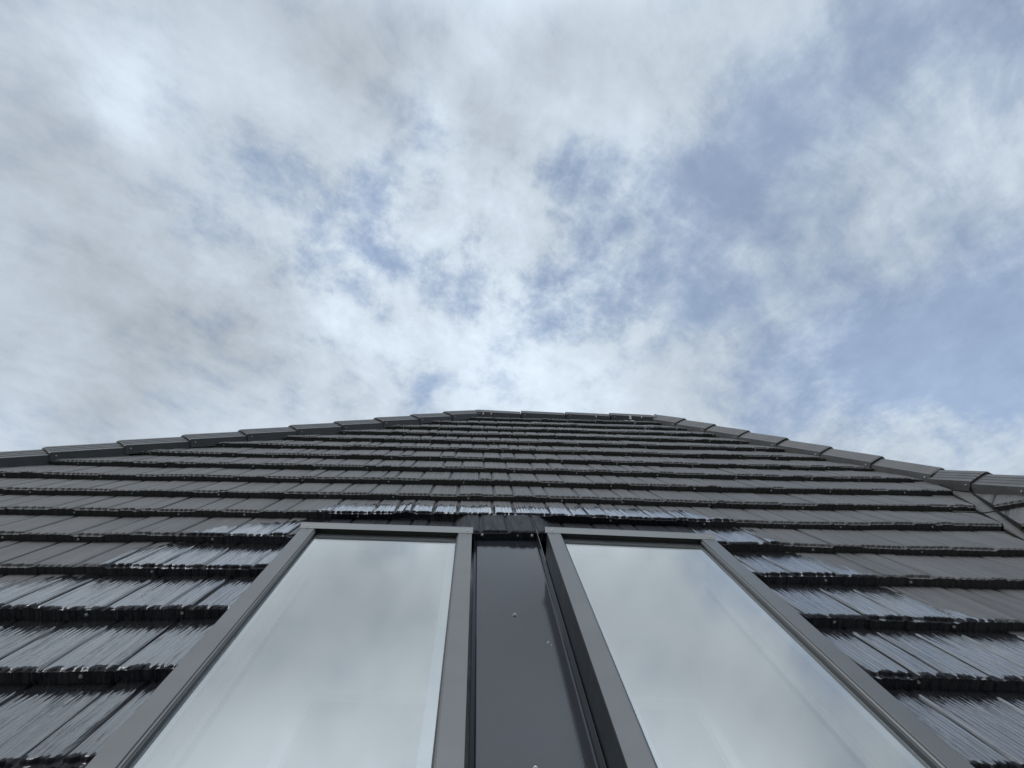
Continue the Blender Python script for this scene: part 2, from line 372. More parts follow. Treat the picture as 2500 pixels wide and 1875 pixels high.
def grid_mesh(name, parts, uvs, wets, dirt_shadings):
    """parts: list of (nu, nt, 3) vertex grids; each becomes its own smooth strip"""
    vs, fs, uv, wt, tp = [], [], [], [], []
    off = 0
    for g_, u_, w_ in zip(parts, uvs, wets):
        nu, ntt, _ = g_.shape
        idx = np.arange(nu * ntt).reshape(nu, ntt) + off
        f = np.stack([idx[:-1, :-1], idx[1:, :-1], idx[1:, 1:], idx[:-1, 1:]], -1).reshape(-1, 4)
        vs.append(g_.reshape(-1, 3)); fs.append(f); uv.append(u_.reshape(-1, 2)); wt.append(w_.reshape(-1))
        off += nu * ntt
    vs = np.concatenate(vs).astype(np.float32); fs = np.concatenate(fs).astype(np.int32)
    uv = np.concatenate(uv).astype(np.float32); wt = np.concatenate(wt).astype(np.float32)
    # drop faces squeezed to nothing by the cut at a hip or valley
    a = vs[fs[:, 2]] - vs[fs[:, 0]]; b = vs[fs[:, 3]] - vs[fs[:, 1]]
    ar = np.linalg.norm(np.cross(a, b), axis=1)
    fs = fs[ar > 1e-9]
    me = bpy.data.meshes.new(name)
    me.vertices.add(len(vs)); me.vertices.foreach_set('co', vs.ravel())
    me.loops.add(fs.size); me.loops.foreach_set('vertex_index', fs.ravel())
    me.polygons.add(len(fs)); me.polygons.foreach_set('loop_start', np.arange(0, fs.size, 4, dtype=np.int32))
    me.polygons.foreach_set('use_smooth', np.ones(len(fs), bool))
    me.update(calc_edges=True)
    l = me.uv_layers.new(name='roof'); l.data.foreach_set('uv', uv[fs.ravel()].ravel())
    at = me.attributes.new('wet', 'FLOAT', 'POINT'); at.data.foreach_set('value', wt)
    at = me.attributes.new('dirt_shading', 'FLOAT', 'POINT'); at.data.foreach_set('value', np.concatenate([d.reshape(-1) for d in dirt_shadings]).astype(np.float32))
    me.validate()
    return me

# ------------------------------------------------------------------ house
house = empty('tiled_house', Matrix.Identity(4))
tag(house, 'hipped roof of dark grey ribbed tiles with capped hips, surrounding the two skylights', 'house')

GAUGE = 0.37
T_TILE = 0.035
TS = np.array([0, .003, .0065, .0095, .012, .0145, .017, .020, .023, .027, .032, .045, .075, .12, .17, .22, .27, .32, .365, .41])
def wet_field(u, v):
    # wetted patch around the skylights (u, v on the slope)
    wb = .05 * np.sin(u * 9 + v * 4) + .03 * np.sin(v * 17)
    lo = np.interp(v, [1.6, 2.1, 2.45, 2.8, 3.15, 3.5], [-2.2, -1.55, -1.42, -1.2, -.85, -.55])
    hi = np.interp(v, [1.6, 2.1, 2.45, 2.8, 3.17, 3.5], [2.1, 1.6, 1.5, 1.38, 1.30, .95])
    left = np.clip((u - lo + wb) / .34 + .3, 0, 1); right = np.clip((hi - u + wb) / .34 + .3, 0, 1)
    up = np.clip((3.50 - v) / .30 + .15, 0, 1)
    w = np.minimum(np.minimum(left, right), up)
    wav = .03 * np.sin(u * 23) + .02 * np.sin(u * 51 + 1)
    dark_refl = np.clip((u + .72 + wav) / .08, 0, 1) * np.clip((1.02 + wav - u) / .10, 0, 1) * np.clip((v - 2.6) / .08, 0, 1) * np.clip((3.20 - v) / .03, 0, 1)  # band above the skylights: dark reflection of the riser painted in
    return w + dark_refl * (w > .6)
def course(F, u0, u1, uL, uR, seed, step, lift=None, wetf=None, taper=(False, False), vtop=GAUGE, uvoff=0.0, skirt=False):
    """One course of pressed steel shake tiles. F(u) front line, uL(v)/uR(v) cuts."""
    rng = np.random.default_rng(seed)
    n = max(8, int((u1 - u0) / step) + 1)
    u = np.linspace(u0, u1, n)
    # --- profile across the course
    bounds = []; x = u0 - rng.uniform(0, .3)
    while x < u1 + .3:
        bounds.append(x); x += rng.choice([.075, .10, .115, .14, .165, .19], p=[.16, .2, .2, .2, .14, .1])
    bounds = np.array(bounds)
    level = np.zeros(n); groove = np.zeros(n); nose = np.zeros(n); scal = np.zeros(n); nr = np.zeros(n); setb = np.zeros(n); hump = np.zeros(n)
    for a, b in zip(bounds[:-1], bounds[1:]):
        s = (u >= a) & (u < b)
        if not s.any(): continue
        narrow = (b - a) < .11
        lv = rng.uniform(.0015, .0045) if narrow else rng.uniform(0, .002)
        level[s] = lv + (u[s] - a) * rng.uniform(-.012, .012)
        ins = np.minimum(u[s] - a, b - u[s])
        gw = rng.uniform(.007, .014)
        groove[s] = np.clip(1 - ins / gw, 0, 1) ** 1.2
        back = rng.random() < .62                 # most shakes have their thick edge set back from the fold
        nose[s] = (.0105 if back else .006) * np.clip(ins / .010, 0, 1)
        setb[s] = rng.uniform(.008, .013) if back else -.003
        k = max(1, round((b - a) / rng.uniform(.020, .040)))
        ph = (u[s] - a) / (b - a) * k * math.pi
        scal[s] = np.abs(np.sin(ph)) ** .6
        nr[s] = rng.uniform(.009, .013)
    pan = u0 - rng.uniform(0, 1.2)
    while pan < u1:                       # side lap of each tile panel
        s = (u > pan) & (u < pan + .055)
        hump[s] = .004
        pan += 1.255 + rng.uniform(-.03, .03)
    ker = np.ones(3) / 3
    hump = np.convolve(hump, ker, 'same')
    # fine wood-grain ribs
    ks = np.cumsum(rng.uniform(.009, .017, int((u1 - u0) / .009) + 40)) + u0 - .2
    amp = rng.uniform(.5, 1.2, len(ks))
    def rib(uu):
        i = np.clip(np.searchsorted(ks, uu) - 1, 0, len(ks) - 2)
        ph = (uu - ks[i]) / (ks[i + 1] - ks[i])
        return np.sqrt(np.clip(np.sin(np.pi * ph), 0, 1) + 1e-4) * amp[i]
    k2 = rng.normal(size=(6,)); k3 = rng.uniform(1.5, 9, 6); k4 = rng.uniform(0, 6.28, 6)
    t = np.array(TS); t = np.append(t[t < vtop - .02], [vtop, vtop + .04]) if vtop != GAUGE else t
    UU = np.repeat(u[:, None], len(t), 1); TT = np.repeat(t[None, :], n, 0)
    wander = sum(.0011 * k2[i] * np.sin(k3[i] * 3.1 * UU + k4[i] + TT * (5 + 2 * i)) for i in range(6))
    ribs = rib(UU + wander)
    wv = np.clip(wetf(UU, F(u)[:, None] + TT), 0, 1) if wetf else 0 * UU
    ribh = ribs * (1 - .45 * wv)
    fj = np.zeros(n); shade = np.zeros(n)
    for a, b in zip(bounds[:-1], bounds[1:]):
        q_ = (u >= a) & (u < b); fj[q_] = rng.uniform(-.0035, .0035); shade[q_] = rng.uniform(-.10, .10)
    fj = np.convolve(fj, np.ones(5) / 5, 'same') + .0012 * np.interp(u, np.arange(u0 - .1, u1 + .1, .012), rng.normal(size=len(np.arange(u0 - .1, u1 + .1, .012))))
    front = F(u) + fj + sum(.0016 * k2[i] * np.sin(k3[i] * u + k4[i]) for i in range(6))
    vv = front[:, None] + TT + (1 - np.minimum(TT / .03, 1)) * (.004 * (1 - scal[:, None]))
    # ends taper where the course is pressed down under a hip cap
    tap = np.ones(n); curl = np.zeros(n)
    eL, eR = uL(front), uR(front)
    for e, sg, on in ((eL, 1, taper[0]), (eR, -1, taper[1])):
        if on:
            q = np.clip((sg * (u - e)) / .17, 0, 1)
            tap = np.minimum(tap, .12 + .88 * q ** .7)
            curl += .035 * (1 - q) ** 2
    vv = vv + curl[:, None] * np.clip(1 - TT / .2, 0, 1)
    T = T_TILE + rng.uniform(-.002, .002)
    base = T * (1 - TT / .39)
    Wt = base + level[:, None] + hump[:, None] * np.clip(1 - TT / .41, 0, 1) - .0085 * groove[:, None] + .0017 * ribh
    nq = np.clip(1 - (TT - setb[:, None] - .009 * (1 - scal[:, None])) / nr[:, None].clip(.005), 0, 1)
    Wt = Wt - nose[:, None] * nq * nq * (3 - 2 * nq)
    glint = np.interp(u, np.arange(u0 - .1, u1 + .1, .009), (rng.random(len(np.arange(u0 - .1, u1 + .1, .009))) > .22).astype(float))
    nose_t = np.clip(1.3 - TT / (setb[:, None].clip(0) + .024), 0, 1) ** .5 * (TT < .04) * (wv > .2) * glint[:, None]  # darkens wet noses to paint out bright reflections, gaps keep glints
    nq = 4 * nq * (1 - nq)
    Wt = Wt * (tap[:, None] + (1 - tap[:, None]) * np.clip(TT / .30, 0, 1))
    if lift is not None: Wt = Wt + lift(UU)
    a_ = uL(vv); b_ = uR(vv)
    Uc = np.clip(UU, a_, b_)
    top = np.stack([Uc, vv, Wt], -1)
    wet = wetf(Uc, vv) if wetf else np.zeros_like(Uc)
    # --- riser
    hs = np.array([1.0, .82, .45, .12, 0.0])
    ribr = .0011 * np.sin(2 * np.pi * (u + .0) / .0125)
    w_top = Wt[:, 0]; w_bot = -.003 + (lift(u) if lift is not None else 0)
    rv = np.stack([vv[:, 0] + (.0 if j == 0 else (.0006 + (1 - h) * .003)) + (ribr if 0 < j else 0) for j, h in enumerate(hs)], 1)
    rw = np.stack([w_bot + (w_top - w_bot) * h for h in hs], 1)
    ru = np.clip(np.repeat(u[:, None], len(hs), 1), uL(rv), uR(rv))
    ris = np.stack([ru, rv, rw], -1)
    # nothing of the course sticks out past its cut
    keep = (b_[:, 0] - a_[:, 0]) > .01
    dirt_shading = np.clip(shade[:, None] + groove[:, None] * .85 + .62 * (1 - np.clip(ribs, 0, 1)) + .35 * nq + .95 * nose_t, -.1, 1.15)  # rib valleys and noses carry painted shade, keyways silt as well
    parts = [top, ris[:, ::-1]]
    drs = [dirt_shading, (.35 + 0 * rw)]  # riser gets an even painted shade
    uvs = [np.stack([Uc + uvoff, vv], -1), np.stack([ru + uvoff, rv + rw], -1)[:, ::-1]]
    wts = [wet, (wet[:, :1] * .55 + 0 * rw)[:, ::-1]]
    if skirt:
        i = 0 if skirt == 'L' else -1
        # side edge down to the valley metal
        cut = uL if skirt == 'L' else uR
        # sample along the cut: at each t, and between, follow the line
        tt = np.linspace(0, t[-1], 40)
        vl = float(F(np.array([cut(F(np.array([u0 if skirt == 'L' else u1]))[0])]))[0]) + tt
        ul = np.array([float(cut(x)) for x in vl])
        wl = np.interp(tt, t, (T * (1 - t / .39))) * .55 + .019
        wig = .0025 * np.sin(tt * 240)
        sg = -1 if skirt == 'L' else 1
        sk = np.stack([np.stack([ul, vl, wl], -1), np.stack([ul + sg * (.004 + wig), vl, wl * .5], -1), np.stack([ul + sg * .001, vl, wl * 0 - .004], -1)], 1)
        if skirt == 'L': sk = sk[:, ::-1]
        parts.append(sk); uvs.append(sk[..., :2] + np.array([uvoff, 0])); wts.append(np.zeros(sk.shape[:2])); drs.append(1.1 + np.zeros(sk.shape[:2]))  # cut edge coloured dark all along as painted shade
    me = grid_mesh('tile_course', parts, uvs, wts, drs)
    me.materials.append(M_TILE)
    # screw positions along the riser: (u, v, w)
    sp = []; x = u0 + rng.uniform(.05, .35)
    while x < u1:
        i = int(np.clip((x - u0) / (u1 - u0) * (n - 1), 0, n - 1))
        if eL[i] + .10 < u[i] < eR[i] - .10: sp.append((u[i], rv[i, 2], rw[i, 0] * .62 + rw[i, -1] * .38, ))
        x += rng.choice([.28, .36, .42, .50]) + rng.uniform(-.03, .03)
    return me, sp

# screw: hex washer head, axis -v
def screw_mesh():
    import bmesh
    bm = bmesh.new()
    r1 = bmesh.ops.create_cone(bm, cap_ends=True, segments=16, radius1=.0062, radius2=.0056, depth=.0016)
    bmesh.ops.translate(bm, verts=r1['verts'], vec=(0, 0, .0008))
    r2 = bmesh.ops.create_cone(bm, cap_ends=True, segments=6, radius1=.0040, radius2=.0036, depth=.0042)
    bmesh.ops.translate(bm, verts=r2['verts'], vec=(0, 0, .0037))
    me = bpy.data.meshes.new('screw'); bm.to_mesh(me); bm.free(); me.materials.append(M_STEEL); return me
ME_SCREW = screw_mesh()
FRONT = Matrix.Rotation(R(90), 4, 'X')      # +z of the screw -> -v
_rs = random.Random(5)
def put_screw(parent, x, y, z, rot=FRONT, scale=1.0, name='screw'):
    o = bpy.data.objects.new(name, ME_SCREW); C.objects.link(o); o.parent = parent
    o.matrix_basis = Matrix.Translation((x, y, z)) @ rot @ Matrix.Rotation(_rs.uniform(0, 1), 4, 'Z') @ Matrix.Scale(scale * _rs.uniform(.75, .95), 4)
    return o

# --- hips, ridge, valley lines on the main slope (u as a function of v)
U_HL = lambda v: 0.0 - 0.935 * (7.10 - np.asarray(v, float))
U_HR = lambda v: np.where(np.asarray(v, float) > 4.30, 1.83 + 0.388 * (7.10 - np.asarray(v, float)), 2.885 + 0.352 * (np.asarray(v, float) - 4.307))
def wave(k, v):
    if k <= 11: xs, ys = [-1, -.6, -.35, .05, .42, .75, 1.2], [-.01, -.010, .008, .036, -.034, -.004, 0]
    else: xs, ys = [-1, -.6, -.35, .05, .42, .8, 1.2], [-.03, -.02, .004, .004, -.010, -.034, -.04]
    if k <= 6: ys = [y * .8 for y in ys]
    gx = np.linspace(-1, 1.2, 300); gy = np.interp(gx, xs, ys)
    ker = np.hanning(41); ker /= ker.sum()
    gy = np.convolve(np.pad(gy, 20, 'edge'), ker, 'valid')
    return lambda u: v + np.interp(np.asarray(u) / v, gx, gy)
SKY_L = dict(u0=-.600, u1=-.004, vL=2.502, vR=2.470)
SKY_R = dict(u0=.262, u1=.848, vL=2.492, vR=2.437)
def add_course(k, u0, u1, uL, uR, seed, **kw):
    v = 7.238 - GAUGE * k
    step = .0022 if v < 3.4 else (.003 if v < 5 else .004)
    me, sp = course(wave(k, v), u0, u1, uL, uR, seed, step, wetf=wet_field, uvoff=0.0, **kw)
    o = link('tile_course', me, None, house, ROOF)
    for (x, y, z) in sp: put_screw(o, x, y - .0005, z)
    return o
def lift_mid(u):
    u = np.asarray(u, float)
    q = np.clip((u + .10) / .08, 0, 1) * np.clip((.36 - u) / .08, 0, 1)
    return .030 * q * q * (3 - 2 * q)
for k in range(0, 19):
    v = 7.238 - GAUGE * k
    lo = float(U_HL(v)) - .02; hi = float(U_HR(v)) + .02
    if k == 0: v = 7.238; continue
    lo = min(lo, float(U_HL(v + .41)) - .01); hi = max(hi, float(U_HR(min(v + .41, 7.1))) + .01)
    valley = v < 4.2
    if v < 2.45:
        add_course(k, -2.6, SKY_L['u0'] - .006, lambda x: np.maximum(U_HL(x), -2.6), lambda x: 0 * np.asarray(x) + SKY_L['u0'] - .006, 100 + k)
        add_course(k, SKY_R['u1'] + .006, hi, lambda x: 0 * np.asarray(x) + SKY_R['u1'] + .006, U_HR, 200 + k, skirt='R')
    elif k == 12:
        add_course(k, -3.4, hi, lambda x: np.maximum(U_HL(x), -3.4), U_HR, 100 + k, lift=lift_mid, skirt='R')
    else:
        kw = dict(taper=(True, not valley))
        if valley: kw['skirt'] = 'R'
        if k == 1: kw['vtop'] = .26
        add_course(k, max(lo, -4.6), hi, lambda x: np.maximum(U_HL(np.minimum(x, 7.1)), -4.6), lambda x: U_HR(np.minimum(x, 7.1)), 100 + k, **kw)

# --- the smaller wing slope beyond the valley
vd = (P(2.568, 3.31) - P(2.92, 4.31)); H2 = Vector((0, -math.cos(R(22.2)), -math.sin(R(22.2))))
wn = vd.cross(H2).normalized(); wn = wn if wn.z > 0 else -wn
eu = Vector((0, 0, 1)).cross(wn).normalized(); ev = wn.cross(eu)
WING = Matrix.Translation(P(2.92, 4.31)) @ Matrix((eu, ev, wn)).transposed().to_4x4()
wing_uL = lambda s: .156 + (-.193 - np.asarray(s, float)) * .335
wing_uR = lambda s: -.881 * np.minimum(np.asarray(s, float), -.001)
for i, s in enumerate((-.40, -.807, -1.177, -1.547, -1.917, -2.287, -2.657, -3.027, -3.397)):
    F = (lambda s: (lambda u: s + 0 * np.asarray(u)))(s)
    a = float(wing_uL(s + .41)) - .02; b = float(wing_uR(s)) + .02
    me, sp = course(F, a, min(b, a + 1.6), lambda x: np.minimum(wing_uL(x), wing_uR(x)), wing_uR, 400 + i, .003, taper=(False, True), uvoff=20.0, skirt='L')
    o = link('tile_course', me, None, house, WING)
    for (x, y, z) in sp: put_screw(o, x, y - .0005, z)

# --- caps
def cap_mesh(name, L=.44, hw=.098, side=.034, crest=.058, rise=.016):
    """folded metal cap, x from the low lapped end (0) up to L"""
    mb = MB()
    prof = [(-hw, -.024), (-hw, side)]
    nr = 4
    for i in range(1, nr):                                    # shallow pressed ribs
        q = i / nr; y = -hw + hw * .86 * q; z = side + crest * q
        prof += [(y - .0055, z - .0032), (y - .003, z - .0055), (y + .001, z + .0030), (y + .006, z + .0034)]
    prof += [(-hw * .10, side + crest)]
    full = prof + [(-a, b) for a, b in prof[::-1]]
    th = .0016
    xs = [0.0, .012, .030, L - .03, L]
    lift = [rise - .004, rise, rise * .96, .0015, 0.0]
    wid = [1.045, 1.045, 1.035, 1.0, .995]
    rows = []
    for x, l, w in zip(xs, lift, wid):
        rows.append([(x, y * w, z + l) for (y, z) in full])
    n = len(full)
    for a, b in zip(rows[:-1], rows[1:]):
        for k in range(n - 1): mb.poly([a[k], a[k + 1], b[k + 1], b[k]])
    # turned-down lip at the low end
    lip = [(-.001, y * .985, z - (.015 if z > side * .8 else 0.0)) for (x, y, z) in rows[0]]
    for k in range(1, n - 2): mb.poly([lip[k], lip[k + 1], rows[0][k + 1], rows[0][k]])
    me = bpy.data.meshes.new(name); me.from_pydata(mb.v, [], mb.f)
    import bmesh
    bm = bmesh.new(); bm.from_mesh(me); bmesh.ops.remove_doubles(bm, verts=bm.verts, dist=1e-5); bmesh.ops.recalc_face_normals(bm, faces=bm.faces)
    bm.to_mesh(me); bm.free()
    me.materials.append(M_CAP)
    return me
ME_CAP = cap_mesh('hip_cap')
ME_RIDGE = cap_mesh('ridge_cap', rise=.012, crest=.062, side=.036)
def cap_run(name, lo, hi, pitch=.415, side_screw=(-1,), seed=1, stop=None, drop=0.0, first=0.0):
    """caps from the low end to the high end"""
    rng = random.Random(seed)
    d = hi - lo; L = d.length; d.normalize()
    y = Vector((0, 0, 1)).cross(d).normalized(); z = d.cross(y)
    n = max(1, round(L / pitch)); pitch = L / n
    for i in range(n):
        p = lo + d * (pitch * i) + z * (drop + rng.uniform(-.0015, .0015))
        m = Matrix((d, y, z)).transposed().to_4x4(); m.translation = p
        m = m @ Matrix.Rotation(rng.uniform(-.004, .004), 4, 'Z')
        o = link(name, ME_RIDGE if name == 'ridge_cap' else ME_CAP, None, house, m)
        for s in side_screw:
            put_screw(o, .035, s * .1030, .026, Matrix.Rotation(R(90 if s < 0 else -90), 4, 'X'), 1.0)
    return n
CW = -.009
LOL = P(float(U_HL(2.2)), 2.2, CW); APL = P(0.0, 7.10, CW); APR = P(1.83, 7.10, CW); JN = P(2.93, 4.29, CW)
cap_run('hip_cap', LOL, APL, .425, (-1,), 3)
cap_run('hip_cap', JN, APR, .415, (1,), 4)
cap_run('hip_cap', JN + H2 * 4.2, JN, .40, (1,), 5)
cap_run('ridge_cap', APL + Vector((.0, 0, -.008)), APR + Vector((-.03, 0, -.008)), .42, (-1,), 6)
# mitred end pieces where ridge and hips meet
def end_piece(at, dirs, s=.105):
    mb = MB()
    top = at + Vector((0, 0, .108))
    ring = []
    for a in dirs:
        d = Vector((math.sin(R(a)), math.cos(R(a)), 0))
        ring.append(d)
    n = len(ring)
    up = [at + d * s + Vector((0, 0, .052 - .02)) for d in ring]; dn = [at + d * (s + .006) + Vector((0, 0, -.03)) for d in ring]
    for k in range(n):
        j = (k + 1) % n
        mb.poly([up[k], up[j], top]); mb.poly([dn[k], dn[j], up[j], up[k]])
    return mb.mesh('apex_cap', .002)
link('apex_cap', end_piece(APL, (-150, -195, -255, 40, 75), .108), M_CAP, house)
link('apex_cap', end_piece(APR, (150, 195, 255, -40, -75), .108), M_CAP, house)

# --- valley flashing: a folded trough under the cut tile edges
mb = MB()
uc = lambda v: 2.93 + .352 * (v - 4.31)
a0, a1 = P(2.93, 4.31, .0), P(uc(.25), .25, .0)
l0, l1 = P(2.93 - .17, 4.31, .001), P(uc(.25) - .17, .25, .001)
wi = WING.inverted()
r0 = WING @ (wi @ a0 + Vector((.17, 0, .001))); r1 = WING @ (wi @ a1 + Vector((.17, 0, .001)))
seg = 3
QB = (0, .19, .56, 1)
for i in range(seg):
    q0, q1 = QB[i], QB[i + 1]
    e = .005 * (seg - i) - .004
    up = Vector((0, 0, e))
    f = lambda A_, B_, q: A_.lerp(B_, q)
    q1b = min(1, q1 + .01)
    mb.poly([f(l0, l1, q0) + up, f(l0, l1, q1b) + up, f(a0, a1, q1b) + up, f(a0, a1, q0) + up])
    mb.poly([f(a0, a1, q0) + up, f(a0, a1, q1b) + up, f(r0, r1, q1b) + up, f(r0, r1, q0) + up])
me = bpy.data.meshes.new('valley_flashing'); me.from_pydata(mb.v, [], mb.f)
link('valley_flashing', me, M_FLASH, house)

# --- flashing tray between the skylights
TRAY_W = .030
mb = MB()
tl, tr, vb, vt = .017, .252, .45, 2.86
pr = [(tl - .013, TRAY_W + .022), (tl - .004, TRAY_W + .004), (tl, TRAY_W), (tr, TRAY_W), (tr + .003, TRAY_W + .004), (tr + .0055, TRAY_W + .030), (tr + .0085, TRAY_W + .030), (tr + .0085, TRAY_W - .006), (tl - .013, TRAY_W - .006)]
mb.prism(pr, vb, lambda x: vt)
tray = link('flashing_tray', mb.mesh('flashing_tray', .0008), M_TRAY, house, ROOF)
for (x, y) in ((.129, 2.043), (.131, 1.300)):
    put_screw(tray, x, y, TRAY_W, Matrix.Identity(4), 1.1)
for (x, y) in ((.037, 2.797), (.237, 2.797)):
    put_screw(tray, x, y, .052, FRONT, 1.1)
import bmesh
def drops_mesh(pts):
    bm = bmesh.new()
    for (x, y, r) in pts:
        q = bmesh.ops.create_uvsphere(bm, u_segments=12, v_segments=8, radius=r)
        for vv_ in q['verts']: vv_.co = (vv_.co.x + x, vv_.co.y * 1.2 + y, max(vv_.co.z * .45, 0) + TRAY_W + .0002)
    for f_ in bm.faces: f_.smooth = True
    me = bpy.data.meshes.new('water_drops'); bm.to_mesh(me); bm.free(); return me
rr = random.Random(11)
M_WATER = bpy.data.materials.new('water'); M_WATER.use_nodes = True
_b = M_WATER.node_tree.nodes['Principled BSDF']; _b.inputs['Transmission Weight'].default_value = 1.0; _b.inputs['IOR'].default_value = 1.33; _b.inputs['Roughness'].default_value = 0.02
pts = [(.2105, 1.862, .003), (.217, 1.845, .0022), (.206, 1.85, .0014)]
dr = link('water_drops', drops_mesh(pts), M_WATER, None, ROOF)
tag(dr, 'few small clear water drops on the glossy dark tray between the skylights', 'water drops', kind='stuff')

# --- what lies under the tiles and the slopes out of sight
def poly_obj(name, polys, mat, parent=house):
    mb = MB()
    for p in polys: mb.poly(p)
    me = bpy.data.meshes.new(name); me.from_pydata(mb.v, [], mb.f)
    l = me.uv_layers.new(name='roof')
    return link(name, me, mat, parent)
EV = .22
ul, ur = float(U_HL(EV)), 2.885 + .352 * (EV - 4.307)
D = Vector((0, 0, -.012))
e_l, e_v = P(ul, EV), P(ur, EV)
A_, B_, J_ = P(0, 7.10), P(1.83, 7.10), P(2.93, 4.29)
zE = e_l.z
yr = A_.y
backL = Vector((e_l.x, 2 * yr - e_l.y, zE))
h2low = J_ + H2 * ((J_.z - zE) / -H2.z)
far_r = Vector((B_.x + 7.2, yr, zE)); backR = Vector((B_.x + 5.9, 2 * yr - e_l.y, zE))
# main slope with openings left for the skylight shafts
hole0, hole1 = -.56, .81
poly_obj('roof_deck', [
    [P(0, 7.1) + D, P(1.83, 7.1) + D, P(2.93, 4.29) + D, P(2.93 - .352 * 1.83, 2.46) + D, P(float(U_HL(2.46)), 2.46) + D],
    [P(float(U_HL(2.46)), 2.46) + D, P(hole0, 2.46) + D, P(hole0, .75) + D, P(float(U_HL(.75)), .75) + D],
    [P(-.045, 2.46) + D, P(.30, 2.46) + D, P(.30, .75) + D, P(-.045, .75) + D],
    [P(hole1, 2.46) + D, P(2.93 - .352 * 1.83, 2.46) + D, P(2.93 - .352 * 3.54, .75) + D, P(hole1, .75) + D],
    [P(float(U_HL(.75)), .75) + D, P(2.93 - .352 * 3.54, .75) + D, e_v + D, e_l + D]], M_RUBBER)
poly_obj('roof_slope', [[A_ + D, e_l + D, backL + D]], M_CAP)
poly_obj('roof_slope', [[A_ + D, backL + D, backR + D, B_ + D]], M_CAP)
poly_obj('roof_slope', [[B_ + D, J_ + D, h2low + D, far_r + D], [B_ + D, far_r + D, backR + D]], M_CAP)
poly_obj('roof_slope', [[J_ + D * 2, e_v + D * 2, h2low + D * 2]], M_CAP)
inn = .55
cx_, cy_ = 0.9, yr
foot = [e_l, e_v, h2low, far_r, backR, backL]
def shrink(p): 
    v_ = Vector((cx_ - p.x, cy_ - p.y, 0)); return Vector((p.x, p.y, zE - .08)) + v_.normalized() * inn
ft = [shrink(p) for p in foot]
poly_obj('wall', [[Vector((a.x, a.y, -.1)), Vector((b.x, b.y, -.1)), b, a] for a, b in zip(ft, ft[1:] + ft[:1])], M_WALL)
poly_obj('soffit', [[f_ + Vector((0, 0, -.05)) for f_ in foot]][0:1] and [[foot[i] + Vector((0, 0, -.05)), foot[(i + 1) % 6] + Vector((0, 0, -.05)), ft[(i + 1) % 6], ft[i]] for i in range(6)], M_WALL)
mb = MB()
for a, b in zip(foot, foot[1:] + foot[:1]):
    d = (b - a).normalized(); o_ = Vector((d.y, -d.x, 0)) * .06
    if (a + o_ - Vector((cx_, cy_, 0))).length < (a - Vector((cx_, cy_, 0))).length: o_ = -o_
    dn = Vector((0, 0, -.11)); up = Vector((0, 0, -.015))
    mb.poly([a + dn, b + dn, b + dn + o_ * 2, a + dn + o_ * 2]); mb.poly([a + dn + o_ * 2, b + dn + o_ * 2, b + up + o_ * 2, a + up + o_ * 2]); mb.poly([a + dn, b + dn, b + up, a + up])
me = bpy.data.meshes.new('gutter'); me.from_pydata(mb.v, [], mb.f); link('gutter', me, M_CAP, house)

